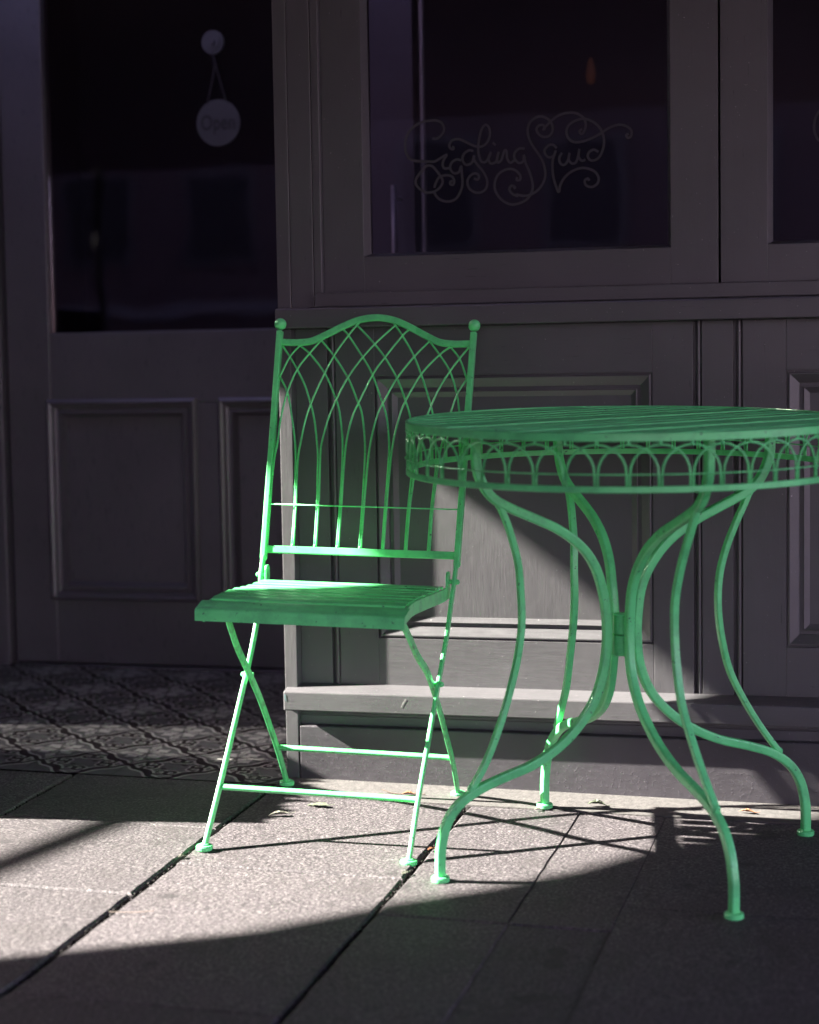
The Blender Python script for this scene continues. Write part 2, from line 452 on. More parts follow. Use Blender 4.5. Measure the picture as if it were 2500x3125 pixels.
# boards
def board(name, x0, x1, z0, z1, y0=3.372, m=P_V): 
    bm = BM(); box(bm, x0, x1, y0, 3.43, z0, z1); return sp(name, bm, m, bevel=.0006)
ZB, ZS = 0.208, 0.8775
pan = [(-0.9655, -0.4522), (-0.2178, 0.2955), (0.53, 1.04)]
PZ0, PZ1 = 0.3006, 0.7876
board('stile', -1.1178, -1.0570, ZB, ZS); board('stile', -1.0408, pan[0][0]-.0003, ZB, ZS)
for a, b in ((pan[0][1], -0.3798), (-0.3650, -0.3098), (-0.2934, pan[1][0]), (pan[1][1], pan[2][0]), (pan[2][1], XR)):
    board('stile', a+.0003, b-.0003, ZB, ZS)
for xb in (-1.0489, -0.3724, -0.3016):
    bm = BM(); box(bm, xb-.0085, xb+.0085, 3.3865, 3.43, ZB, ZS)
    sweep(bm, [(xb+.002, 3.378, ZB), (xb+.002, 3.378, ZS)], circ(0.0048, 12)); sp('bead', bm, P_V, smooth=False)
for a, b in pan:
    board('rail', a, b, ZB, PZ0-.0003, m=P_H); board('rail', a, b, PZ1+.0003, ZS, m=P_H)
    pp = board('panel', a, b, PZ0, PZ1, y0=3.3865, m=P_V)
    prof = [(0, 3.40), (0, 3.3795), (.0030, 3.3795), (.0032, 3.3730), (.0045, 3.3718), (.0062, 3.3718), (.0215, 3.3815), (.0218, 3.3862), (.0288, 3.3862), (.0290, 3.3808), (.0302, 3.3804), (.0405, 3.3869), (.0405, 3.40)]
    bm = BM(); rings = []
    for d, y in prof:
        rings.append([bm.verts.new(p) for p in ((a+d, y, PZ0+d), (b-d, y, PZ0+d), (b-d, y, PZ1-d), (a+d, y, PZ1-d))])
    for A, B in zip(rings, rings[1:]):
        for i in range(4): bm.faces.new((A[i], A[(i+1) % 4], B[(i+1) % 4], B[i]))
    mo = sp('moulding', bm, P_H, parent=pp)
    mo.location = (0, 0, 0)
# sill
bm = BM(); prism(bm, [(3.322, 0.8780), (3.322, 0.9122), (3.326, 0.9145), (3.42, 0.9190), (3.42, 0.8780)], 'x', -1.1398, XR); sp('sill', bm, P_H, bevel=.002)
bm = BM(); box(bm, -1.0687, XR, 3.3405, 3.42, 0.9160, 0.9420); sp('sub_sill', bm, P_H, bevel=.002)
# window posts
for nm, a, b, z0 in (('window_post', -1.1434, -1.1171, .9150), ('window_post', -1.1162, -1.0724, .9150), ('window_post', -1.0712, -1.0560, .9425)):
    bm = BM(); box(bm, a, b, 3.350, 3.45, z0, ZT); sp(nm, bm, P_V, bevel=.0014)
# sashes
def sash(x0, x1, ox0, ox1, oz0, letters=False):
    bm = BM()
    box(bm, x0, ox0, 3.365, 3.412, .9425, ZT); box(bm, ox1, x1, 3.365, 3.412, .9425, ZT)
    s = sp('window', bm, P_V, bevel=.0008)
    bm = BM(); box(bm, ox0+.0002, ox1-.0002, 3.3652, 3.412, .9425, oz0); sp('bottom_rail', bm, P_H, parent=s, bevel=.0008)
    # glazing bevel
    d, zt = .0072, ZT
    bm = BM()
    a = [(ox0, 3.3655), (ox0+d, 3.3855), (ox0+d, 3.40), (ox0, 3.40)]
    prism(bm, a, 'z', oz0+.0, zt)
    prism(bm, [(ox1, 3.3655), (ox1-d, 3.3855), (ox1-d, 3.40), (ox1, 3.40)], 'z', oz0, zt)
    sp('glazing_bead', bm, P_V, parent=s)
    bm = BM(); prism(bm, [(3.3656, oz0), (3.3856, oz0+.006), (3.40, oz0+.006), (3.40, oz0)], 'x', ox0+.001, ox1-.001)
    sp('glazing_bead', bm, P_H, parent=s)
    bm = BM(); box(bm, ox0+.003, ox1-.003, 3.3868, 3.3908, oz0+.003, zt-.01); sp('pane', bm, GLASS, parent=s)
    return s
w1 = sash(-1.0557, -0.3341, -0.9792, -0.4172, 1.0068)
w2 = sash(-0.3299, 0.40, -0.2490, 0.315, 1.0068)
w3 = sash(0.404, 1.2, 0.49, 1.12, 1.0068)
# etched lettering on the first pane (shop name in a curling script)
STROKES = [[(-0.8524, 1.2182), (-0.8429, 1.2178), (-0.8333, 1.2257), (-0.8298, 1.2347), (-0.8344, 1.2452), (-0.8451, 1.2503), (-0.8559, 1.2502), (-0.8695, 1.2489), (-0.886, 1.2412), (-0.8985, 1.2288), (-0.9035, 1.2134), (-0.9031, 1.1977), (-0.8965, 1.1843), (-0.8856, 1.1793), (-0.8707, 1.1774), (-0.8598, 1.1769), (-0.8489, 1.1764), (-0.838, 1.1818), (-0.8257, 1.1878), (-0.8313, 1.1789), (-0.8335, 1.1699), (-0.8302, 1.1633), (-0.8207, 1.1635)], [(-0.8709, 1.1624), (-0.8667, 1.1674), (-0.8599, 1.1697), (-0.8531, 1.1682), (-0.8465, 1.1614), (-0.8385, 1.1506), (-0.8339, 1.14), (-0.8388, 1.1298), (-0.8498, 1.1224), (-0.8634, 1.121), (-0.8729, 1.1253), (-0.8843, 1.1368), (-0.882, 1.1498), (-0.8709, 1.1624)], [(-0.8497, 1.1289), (-0.8468, 1.1379), (-0.8399, 1.1481), (-0.8276, 1.1508), (-0.8169, 1.1485), (-0.8123, 1.1405), (-0.8144, 1.1334), (-0.8198, 1.1349), (-0.819, 1.1394), (-0.815, 1.1393)], [(-0.7989, 1.1763), (-0.807, 1.1785), (-0.8165, 1.1731), (-0.8194, 1.1628), (-0.8127, 1.1541), (-0.8033, 1.1557), (-0.7991, 1.1659), (-0.7979, 1.1529), (-0.7968, 1.136), (-0.7997, 1.1231), (-0.808, 1.1091), (-0.8202, 1.1037), (-0.8337, 1.1049), (-0.8445, 1.1118), (-0.8511, 1.1225)], [(-0.7759, 1.1921), (-0.7839, 1.1937), (-0.7934, 1.1877), (-0.7962, 1.1774), (-0.7896, 1.1681), (-0.7788, 1.1715), (-0.7746, 1.1843), (-0.7747, 1.1765), (-0.7682, 1.1672), (-0.7576, 1.1538), (-0.7511, 1.1393), (-0.7526, 1.1251), (-0.7621, 1.1177), (-0.7742, 1.1182), (-0.7848, 1.1264), (-0.7873, 1.1395), (-0.7805, 1.1496), (-0.771, 1.1518), (-0.7657, 1.1464), (-0.7685, 1.1407), (-0.7752, 1.1429)], [(-0.8154, 1.2016), (-0.8127, 1.2002), (-0.8135, 1.197), (-0.8188, 1.1992), (-0.8201, 1.2057), (-0.8146, 1.2132), (-0.8024, 1.2146), (-0.7891, 1.2088), (-0.7731, 1.201), (-0.7597, 1.1998), (-0.7502, 1.2064), (-0.7447, 1.2191), (-0.7459, 1.232), (-0.7525, 1.2381), (-0.7593, 1.2313), (-0.7634, 1.2186), (-0.7663, 1.202), (-0.7659, 1.1865), (-0.7614, 1.1734), (-0.7534, 1.1717), (-0.7466, 1.1805), (-0.7431, 1.1893), (-0.7479, 1.1779), (-0.744, 1.1687), (-0.7347, 1.1709), (-0.7305, 1.1824), (-0.7291, 1.1887), (-0.7319, 1.1773), (-0.7307, 1.1695), (-0.724, 1.1743), (-0.7185, 1.1896), (-0.7145, 1.1894), (-0.7133, 1.1765), (-0.7081, 1.1685), (-0.7001, 1.172)], [(-0.7396, 1.2059), (-0.7343, 1.2006)], [(-0.6809, 1.1924), (-0.6907, 1.1928), (-0.6991, 1.1857), (-0.6999, 1.1763), (-0.6923, 1.1672), (-0.6839, 1.1702), (-0.6824, 1.1809), (-0.6798, 1.1673), (-0.6717, 1.148), (-0.667, 1.1275), (-0.6693, 1.1141), (-0.6777, 1.1022), (-0.6918, 1.0953), (-0.7072, 1.0938), (-0.7235, 1.102), (-0.7353, 1.118), (-0.7365, 1.1348), (-0.7283, 1.15), (-0.7122, 1.1571), (-0.6989, 1.1546), (-0.6898, 1.1446), (-0.6905, 1.1369), (-0.6965, 1.1371), (-0.6951, 1.1422)], [(-0.702, 1.1219), (-0.6993, 1.1243), (-0.7059, 1.1272), (-0.71, 1.1209), (-0.7048, 1.1129), (-0.6942, 1.108), (-0.6972, 1.1111), (-0.686, 1.1086), (-0.6749, 1.1089), (-0.6609, 1.1151), (-0.6497, 1.1269), (-0.6439, 1.1428), (-0.6465, 1.1632), (-0.6546, 1.1797), (-0.6669, 1.1978), (-0.6737, 1.213), (-0.675, 1.2265), (-0.6707, 1.2384), (-0.6595, 1.2466), (-0.6484, 1.2475), (-0.6374, 1.2422), (-0.6306, 1.2325), (-0.63, 1.2217), (-0.6363, 1.2126), (-0.6474, 1.2118), (-0.6556, 1.2175), (-0.659, 1.2258), (-0.6541, 1.2323), (-0.6458, 1.2319), (-0.6445, 1.2237)], [(-0.6466, 1.2225), (-0.6458, 1.2265), (-0.6416, 1.2303), (-0.6305, 1.2405), (-0.6166, 1.2486), (-0.6001, 1.2518), (-0.585, 1.2497), (-0.5741, 1.2418), (-0.5695, 1.2309), (-0.5716, 1.2203), (-0.5771, 1.2132), (-0.5812, 1.2181), (-0.5764, 1.2219)], [(-0.6227, 1.1905), (-0.6282, 1.1961), (-0.6365, 1.1964), (-0.6442, 1.1887), (-0.6435, 1.1806), (-0.6367, 1.1749), (-0.6284, 1.1772), (-0.6241, 1.1865), (-0.6298, 1.1706), (-0.6307, 1.1531), (-0.6281, 1.1354), (-0.62, 1.1122), (-0.6165, 1.1255), (-0.6067, 1.14), (-0.5914, 1.1501), (-0.5736, 1.1534), (-0.5558, 1.1473), (-0.5477, 1.1362), (-0.5492, 1.1256), (-0.5588, 1.1192), (-0.5697, 1.1224), (-0.5724, 1.1305), (-0.5669, 1.1343), (-0.5642, 1.1302)], [(-0.6131, 1.182), (-0.6181, 1.1728), (-0.6161, 1.1633), (-0.6092, 1.1603), (-0.6023, 1.168), (-0.5994, 1.1814), (-0.6009, 1.1693), (-0.5954, 1.1624), (-0.5886, 1.1634), (-0.5844, 1.1726), (-0.5815, 1.1873), (-0.583, 1.1739), (-0.5775, 1.1663), (-0.5707, 1.168)], [(-0.5473, 1.1804), (-0.5555, 1.1848), (-0.5637, 1.1811), (-0.5665, 1.1732), (-0.5611, 1.1663), (-0.5515, 1.1672), (-0.5433, 1.1749), (-0.5377, 1.1907), (-0.5376, 1.2054), (-0.5429, 1.2203), (-0.5551, 1.2329), (-0.5714, 1.2397), (-0.5865, 1.2378), (-0.5989, 1.231), (-0.6045, 1.2205), (-0.6019, 1.2083), (-0.591, 1.1998), (-0.5745, 1.2004), (-0.5567, 1.2063), (-0.5416, 1.2136), (-0.5293, 1.221), (-0.513, 1.2262), (-0.4994, 1.2243), (-0.4887, 1.2164), (-0.4888, 1.2058), (-0.4942, 1.2027), (-0.4975, 1.2075), (-0.4928, 1.21)]]
def lettering(parent, dx=0.0):
    bm = BM(); cnt = 0
    for st in STROKES:
        P = cr([(x+dx, 0, z) for x, z in st], 5)
        Lf, Rt = [], []
        for i, p in enumerate(P):
            t = P[min(i+1, len(P)-1)]-P[max(i-1, 0)]
            if t.length < 1e-7: t = Vector((1, 0, 0))
            t.normalize(); nrm = Vector((-t.z, 0, t.x)); w = .0022; cnt += 1; yq = 3.3866-cnt*1.2e-6
            Lf.append(bm.verts.new((p.x+nrm.x*w, yq, p.z+nrm.z*w))); Rt.append(bm.verts.new((p.x-nrm.x*w, yq, p.z-nrm.z*w)))
        for i in range(len(Lf)-1): bm.faces.new((Lf[i], Rt[i], Rt[i+1], Lf[i+1]))
    r = sp('lettering', bm, ETCH, parent=parent)
lettering(w1); lettering(w2, 0.7326)
# wall over the windows, side walls of the alcove, interior shell
bm = BM(); box(bm, -1.1434, XR, 3.352, 3.45, ZT+.001, 3.6); sp('fascia', bm, P_H, bevel=.002)
bm = BM(); box(bm, -1.1434, -1.09, 3.502, 4.385, -0.05, .92); sp('alcove_side', bm, P_V)
bm = BM(); box(bm, -9.5, -2.60, 3.535, 4.6, -0.15, 6.0); sp('side_wall', bm, P_V)
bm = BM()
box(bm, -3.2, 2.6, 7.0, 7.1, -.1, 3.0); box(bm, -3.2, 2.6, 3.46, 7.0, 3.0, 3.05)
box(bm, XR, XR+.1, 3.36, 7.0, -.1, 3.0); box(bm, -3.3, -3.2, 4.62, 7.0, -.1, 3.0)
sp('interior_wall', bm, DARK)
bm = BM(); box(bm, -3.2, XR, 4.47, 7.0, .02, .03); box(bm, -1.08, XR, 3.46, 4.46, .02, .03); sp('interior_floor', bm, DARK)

# ------------------------------------------------------------------ glazed door at the back of the alcove
YD = 4.39
door = thing('shop_door', 'dark panelled glazed door at the back of the tiled alcove', 'door', Matrix.Translation((-1.69, YD, 0.06)))
DI = Matrix.Translation((1.69, -YD, -0.06))
def dp(name, bm, m, parent=None, bevel=0.0):
    bmesh.ops.transform(bm, matrix=DI, verts=bm.verts); return obj(name, bm, m, parent or door, bevel)
bm = BM()
dx0, dx1 = -2.222, -1.150
ga, gb, gz = -2.106, -1.266, 0.902
box(bm, dx0, ga, YD, YD+.045, .068, 2.25); box(bm, gb, dx1, YD, YD+.045, .068, 2.25)
dp('stile', bm, P_DOOR, bevel=.002)
bm = BM(); box(bm, ga+.0003, gb-.0003, YD, YD+.045, .068, .2392); dp('bottom_rail', bm, P_DOOR, bevel=.001)
bm = BM(); box(bm, ga+.0003, gb-.0003, YD, YD+.045, .7238, gz); dp('lock_rail', bm, P_DOOR, bevel=.003)
bm = BM(); box(bm, -1.7262, -1.6462, YD, YD+.045, .2396, .7234); dp('muntin', bm, P_DOOR, bevel=.001)
bm = BM(); box(bm, ga+.0003, gb-.0003, YD, YD+.045, 2.12, 2.25); dp('top_rail', bm, P_DOOR, bevel=.001)
for a, b in ((ga, -1.7262), (-1.6462, gb)):
    bm = BM(); box(bm, a, b, YD+.016, YD+.04, .2396, .7234); pq = dp('panel', bm, P_DOOR)
    bm = BM(); rings = []
    for d, y in [(-.012, .002), (-.012, -.006), (-.004, -.012), (.004, -.008), (.008, -.001), (.014, .001), (.018, -.004), (.024, -.004), (.034, .015), (.036, .03)]:
        rings.append([bm.verts.new(p) for p in ((a+d, YD+y, .2396+d), (b-d, YD+y, .2396+d), (b-d, YD+y, .7234-d), (a+d, YD+y, .7234-d))])
    for A, B in zip(rings, rings[1:]):
        for i in range(4): bm.faces.new((A[i], A[(i+1) % 4], B[(i+1) % 4], B[i]))
    dp('moulding', bm, P_DOOR, parent=pq)
bm = BM(); box(bm, ga+.001, gb-.001, YD+.02, YD+.025, gz+.001, 2.119); dp('pane', bm, GLASS)
bm = BM(); box(bm, -2.66, -2.2265, YD-.03, YD+.07, .05, 2.4); box(bm, -2.2260, -1.1445, YD-.03, YD+.07, 2.256, 2.4); dp('door_frame', bm, P_DOOR, bevel=.003)
bm = BM(); box(bm, -2.2260, -1.1445, YD-.02, YD+.09, .03, .064); dp('threshold', bm, P_DOOR, bevel=.003)

# open sign hanging inside the door glass
YS = YD+.012
sg = thing('open_sign', 'round sign reading Open hanging by cords on the door glass', 'sign', Matrix.Translation((-1.6455, YS, 1.404)))
GI = Matrix.Translation((1.6455, -YS, -1.404))
def gp(name, bm, m, bevel=0.0, smooth=False):
    bmesh.ops.transform(bm, matrix=GI, verts=bm.verts); return obj(name, bm, m, sg, bevel, smooth)
def disc(bm, x, z, r, y0, y1, n=40):
    prism(bm, [(x+r*math.cos(2*math.pi*i/n), z+r*math.sin(2*math.pi*i/n)) for i in range(n)], 'y', y0, y1)
bm = BM(); disc(bm, -1.6455, 1.404, .0565, YS, YS+.003); gp('board', bm, SIGN)
bm = BM(); disc(bm, -1.6539, 1.5974, .0285, YS-.004, YS+.004); disc(bm, -1.6539, 1.5974, .019, YS-.007, YS-.004)
disc(bm, -1.6539, 1.5974, .007, YS-.012, YS-.007); gp('suction_cup', bm, SIGN)
bm = BM()
for A in ([(-1.6535, YS-.005, 1.572), (-1.6477, YS-.005, 1.5432)], [(-1.6477, YS-.005, 1.5432), (-1.6718, YS-.002, 1.449)], [(-1.6477, YS-.005, 1.5432), (-1.6220, YS-.002, 1.452)]):
    sweep(bm, A, circ(.0016, 6))
ball(bm, (-1.6477, YS-.006, 1.5432), .003, 8)
gp('cord', bm, CORD)
tcu = bpy.data.curves.new('sign_text', 'FONT'); tcu.body = 'Open'; tcu.size = 0.044; tcu.align_x = 'CENTER'; tcu.offset = 0.0005; tcu.space_character = 1.05
to = bpy.data.objects.new('sign_text', tcu); COL.objects.link(to)
bpy.context.view_layer.update()
tme = bpy.data.meshes.new_from_object(to.evaluated_get(bpy.context.evaluated_depsgraph_get()))
bpy.data.objects.remove(to)
bm = BM(); bm.from_mesh(tme)
bmesh.ops.transform(bm, matrix=Matrix.Translation((0, -.0012, -.016)) @ Matrix.Rotation(R_(90), 4, 'X') @ Matrix.Diagonal((.86, 1.15, 1, 1)), verts=bm.verts)
obj('lettering', bm, SIGN_T, sg)

# things seen faintly through the shop window
bm = BM(); sweep(bm, [(-1.078, 4.2, .03), (-1.078, 4.2, 2.9)], rect(.010, .012, .003)); tag(obj('indoor_post', bm, STEEL_D), 'thin pale metal post standing inside behind the window glass', 'post')
ph = thing('pull_handle', 'upright bar handle seen dimly low inside the shop window', 'handle', Matrix.Translation((-1.155, 4.22, .9)))
bm = BM(); sweep(bm, [(0, 0, -.1), (0, 0, .318)], circ(.0065, 10)); obj('bar', bm, STEEL_D, ph, smooth=True)
for zb_ in (.29, -.07):
    bm = BM(); sweep(bm, [(0, 0, zb_), (0.0, .06, zb_)], circ(.005, 8)); obj('bracket', bm, STEEL, ph)
lampm, nt, b = mat('warm_bulb'); b.inputs['Base Color'].default_value = (.05, .025, .015, 1); b.inputs['Emission Color'].default_value = (1, .32, .12, 1); b.inputs['Emission Strength'].default_value = .0025
lp = thing('indoor_lamp', 'small orange glowing lamp hanging deep inside the window', 'lamp', Matrix.Translation((-0.86, 5.2, 1.60)))
bm = BM(); lathe(bm, [(.002, -.035), (.010, -.03), (.013, -.01), (.009, .015), (.003, .035)], n=12); obj('bulb', bm, lampm, lp, smooth=True)
bm = BM(); sweep(bm, [(0, 0, .035), (0, 0, 1.38)], circ(.002, 6)); obj('cable', bm, BLACK, lp)

# ------------------------------------------------------------------ garden chair (folding, gothic lattice back)
yaw, ctx, cty = 0.0262, 0.0278, -0.0317
nn = Vector((ctx, cty, 1)).normalized()
cxv = Vector((math.cos(yaw), math.sin(yaw), 0)); cxv = (cxv-nn*cxv.dot(nn)).normalized(); cyv = nn.cross(cxv)
CM = Matrix((cxv, cyv, nn)).transposed().to_4x4(); CM.translation = Vector((-.9673, 2.9158, .0021))
chair = thing('garden_chair', 'green folding metal garden chair with arched lattice back', 'chair', CM)
def cp(name, bm, m=GREEN, parent=None, bevel=0.0, smooth=False): return obj(name, bm, m, parent or chair, bevel, smooth)
def foot(parent, x, y, r=.0142, h=.0085, m=GREEN):
    bm = BM(); lathe(bm, [(r*.86, -.001), (r, .0012), (r, h-.0025), (r*.9, h-.0005), (r*.55, h), (r*.5, h+.002)], (x, y, 0), 24)
    return cp('foot', bm, m, parent)
T0 = Vector((0, .3526, .4711)); TD = Vector((0, .1145, .3930)).normalized()   # back plane: origin and up direction
BN = Vector((0, -TD.z, TD.y))                                                # its front normal
def bk(x, s, d=0.0): return Vector((x, 0, 0)) + T0 + TD*s + BN*d
XU = Vector((1, 0, 0))
for s in (-1, 1):
    # back post: heavy flat bar, with a ball finial
    bm = BM(); sweep(bm, [bk(s*.1795, -.028), bk(s*.1797, -.005), bk(s*.1812, .20), bk(s*.1832, .397)], rect(.0105, .0150, .002), XU)
    post = cp('back_post', bm)
    bm = BM(); ball(bm, bk(s*.1834, .4105), .0112, 24); cp('finial', bm, parent=post, smooth=True)
    bm = BM(); ball(bm, bk(s*.1795, -.026), .0085, 10)
    bmesh.ops.scale(bm, vec=(.8, 1, 1), verts=bm.verts, space=Matrix.Translation(-bk(s*.1795, -.026))); cp('weld', bm, parent=post, smooth=True)
    # front leg: continues the post down to the front foot
    fl = [(s*.1790, .3432, .4470), (s*.1785, .327, .4165), (s*.1765, .309, .375), (s*.1752, .2897, .3362), (s*.1742, .256, .292), (s*.1737, .2227, .2533), (s*.1735, .15, .172), (s*.1734, .0746, .0883), (s*.1745, .03, .0372), (s*.1752, .0, .004)]
    bm = BM(); sweep(bm, cr(fl, 4), rect(.0064, .0135, .0016), XU)
    leg = cp('front_leg', bm); foot(leg, s*.1752, 0)
    # rear leg: crosses inside, hooks forward under the seat
    xi = .0095
    rl = [(s*.150, .030, .392), (s*.150, .044, .3905), (s*.1515, .0600, .3815), (s*.154, .082, .362), (s*.1585, .1300, .319), (s*.163, .1760, .2865), (s*.1640, .2150, .2530), (s*.1645, .270, .2020), (s*.1650, .335, .132), (s*.1657, .3805, .0808), (s*.1656, .41, .042), (s*.1654, .4350, .004)]
    bm = BM(); sweep(bm, cr(rl, 4), rect(.0064, .0135, .0016), XU)
    rleg = cp('rear_leg', bm, GREEN_D); foot(rleg, s*.1654, .4356, m=GREEN_D)
    # pivots
    for (y, z, xo) in ((.2227, .2533, .1737), (.3270, .4165, .1785)):
        bm = BM(); sweep(bm, [(s*(xo-.013), y, z), (s*(xo+.0055), y, z)], circ(.0042, 12))
        ball(bm, (s*(xo+.0055), y, z), .0048, 12); cp('rivet', bm)
    # seat rail with its lug
    rp = [(.327, .398), (.30, .3965), (.24, .4000), (.14, .4068), (.06, .4112), (.015, .4085), (-.008, .4035), (-.021, .3985)]
    bm = BM(); sweep(bm, cr([(s*.1665, y, z) for y, z in rp], 4), rect(.0045, .0225, .0012), XU)
    rail = cp('seat_rail', bm)
    bm = BM(); prism(bm, [(.3155, .386), (.3385, .386), (.3365, .428), (.332, .4345), (.322, .4345), (.3175, .428)], 'x', s*.1650, s*.1695)
    cp('lug', bm, parent=rail, bevel=.001)
# crest rail
cl = [(-.1785, .3765), (-.163, .3758), (-.148, .3757), (-.122, .3785), (-.097, .3895), (-.062, .4075), (-.0325, .4195)]
cl = cl + [(0, .4242)] + [(-a, b) for a, b in cl[::-1]]
bm = BM(); sweep(bm, cr([bk(a, b) for a, b in cl], 5), rect(.0075, .0122, .0016), tuple(BN)); cp('crest_rail', bm)
# lower cross bar
bm = BM(); sweep(bm, [bk(-.176, -.0115), bk(.176, -.0115)], rect(.0075, .0135, .0014), tuple(BN)); cp('cross_bar', bm)
# lattice of thin rods
half = [
 [(-.1765, .3095), (-.1604, .3475), (-.1421, .3700)],
 [(-.1752, .125), (-.1735, .1600), (-.1702, .1869), (-.1680, .2306), (-.1596, .2809), (-.1439, .3243), (-.1227, .3551), (-.1018, .381)],
 [(-.1245, -.004), (-.1255, .07), (-.1280, .12), (-.1290, .16), (-.1258, .1900), (-.1214, .2244), (-.1132, .2584), (-.0968, .3033), (-.0752, .3520), (-.0510, .3900), (-.0336, .4130)],
 [(-.0822, -.004), (-.083, .07), (-.0855, .13), (-.0870, .165), (-.0861, .1887), (-.0770, .2341), (-.0652, .2681), (-.0467, .3094), (-.0209, .3490), (.0056, .3797), (.0375, .4110)],
 [(-.0401, -.004), (-.0402, .07), (-.0410, .14), (-.0397, .1913), (-.0319, .2378), (-.0199, .2695), (.0016, .3189), (.0209, .3490), (.0510, .3900), (.0620, .4010)],
 [(.0022, -.004), (.0022, .07), (.0030, .14), (.0056, .1904), (.0148, .2423), (.0267, .2705), (.0458, .3094), (.0751, .3502), (.1018, .3800)],
 [(.0440, -.004), (.0440, .07), (.0450, .14), (.0475, .1895), (.0557, .2380), (.0652, .2681), (.0907, .3178), (.1227, .3551), (.1421, .3700)],
 [(.0860, -.004), (.0870, .07), (.0900, .12), (.0920, .16), (.0960, .1884), (.1036, .2282), (.1134, .2602), (.1269, .2940), (.1439, .3243), (.1595, .3475), (.1765, .3700)],
 [(.1285, -.004), (.1290, .07), (.1320, .12), (.1345, .16), (.1375, .1876), (.1465, .2310), (.1596, .2809), (.1765, .3110)],
]
bm = BM()
for sgn in (1, -1):
    for h in half:
        sweep(bm, cr([bk(sgn*a, b, sgn*.0012) for a, b in h], 5), circ(.00185, 8))
for a in (-.1262, -.0842, -.0421, 0, .0421, .0842, .1262):
    ball(bm, bk(a, -.003), .0036, 8)
for a, b in ((-.1421, .3715), (-.1018, .383), (-.062, .403), (-.0345, .414)):
    for s in (-1, 1): ball(bm, bk(s*a, b), .0036, 8)
sweep(bm, [bk(-.179, .0715, .0035), bk(.179, .0712, .0035)], circ(.00125, 8))
cp('back_lattice', bm, smooth=True)
# seat: nine curved slats, the front one rolled down
sprof = cr([(0, .3010, .4115), (0, .26, .4128), (0, .20, .4160), (0, .14, .4205), (0, .09, .4235), (0, .064, .4240), (0, .03, .4235), (0, .0, .4200), (0, -.026, .4145)], 12)
acc = [0.0]
for a, b in zip(sprof, sprof[1:]): acc.append(acc[-1]+(b-a).length)
def at(s):
    for i in range(1, len(acc)):
        if acc[i] >= s: t = (s-acc[i-1])/(acc[i]-acc[i-1]); return sprof[i-1].lerp(sprof[i], t)
    return sprof[-1]
bm = BM(); TL = acc[-1]; NS = 9; pw = TL/NS
for k in range(NS):
    a, b = k*pw+(.0050 if k else .001), (k+1)*pw-.0050
    pts = []
    for i in range(7):
        p = at(a+(b-a)*i/6); q = at(min(a+(b-a)*i/6+.002, TL)); t = (q-p).normalized() if (q-p).length > 1e-6 else Vector((0, -1, 0))
        nrm = Vector((0, t.z, -t.y))
        nrm = nrm if nrm.z > 0 else -nrm
        crown = .0010*(1-((i-3)/3)**2)
        pts.append(p+nrm*crown)
    top = [(p.y, p.z) for p in pts]
    if k == NS-1: top = top + [(-.0318, .4132), (-.0346, .4112), (-.0358, .4075), (-.0360, .3930)]
    else: top = [(top[0][0]+.0003, top[0][1]-.0030)] + top + [(top[-1][0]-.0003, top[-1][1]-.0030)]
    bot = [(y+ (0.002 if (k == NS-1 and y < -.027) else 0), z-.0022) for y, z in top[::-1]]
    if k == NS-1: bot = [(y+.0022, z) if y < -.03 else (y, z-.0022) for y, z in top[::-1]]
    w = .1640 if k < NS-1 else .1755
    dy = random.uniform(-.0006, .0006); dz = random.uniform(-.0006, .0006)
    prism(bm, [(y+dy, z+dz) for y, z in top+bot], 'x', -w-random.uniform(0, .0006), w+random.uniform(0, .0006))
cp('seat', bm, bevel=.0005)
# stretchers
bm = BM(); sweep(bm, [(-.1735, .0746, .0883), (.1735, .0746, .0883)], rect(.0085, .0085, .0018), (0, .7, .7)); cp('stretcher', bm)
bm = BM(); sweep(bm, [(-.1657, .3805, .0850), (.1657, .3805, .0850)], rect(.0085, .0085, .0018), (0, .7, .7)); cp('stretcher', bm, GREEN_D)

# ------------------------------------------------------------------ garden table
tn = Vector((.0114, -.0316, .9994)).normalized()
tu = Vector((.9999, 0, -.0114)).normalized(); tv = tn.cross(tu)
TM = Matrix((tu, tv, tn)).transposed().to_4x4(); TM.translation = Vector((-.4552, 3.0295, 0))
table = thing('garden_table', 'round green metal slatted table with arcaded apron', 'table', TM)
def tp(name, bm, m=GREEN, parent=None, bevel=0.0, smooth=False): return obj(name, bm, m, parent or table, bevel, smooth)
H = .7184; RR = .350
def hoop(bm, r, z0, z1, th, n=128):
    prof = [(r, z0+.001), (r, z1-.0012), (r-.0012, z1), (r-th+.0005, z1), (r-th, z1-.001), (r-th, z0+.0005), (r-th+.0005, z0), (r-.001, z0)]
    rings = [[bm.verts.new((a*math.cos(2*math.pi*i/n), a*math.sin(2*math.pi*i/n), z)) for a, z in prof] for i in range(n)]
    for i in range(n):
        A, B = rings[i], rings[(i+1) % n]
        for j in range(len(prof)):
            k = (j+1) % len(prof); bm.faces.new((A[j], B[j], B[k], A[k]))
bm = BM(); hoop(bm, RR, H-.0125, H, .005); tp('top_rim', bm)
bm = BM(); hoop(bm, RR, H-.0855, H-.0760, .004); lower = tp('lower_hoop', bm)
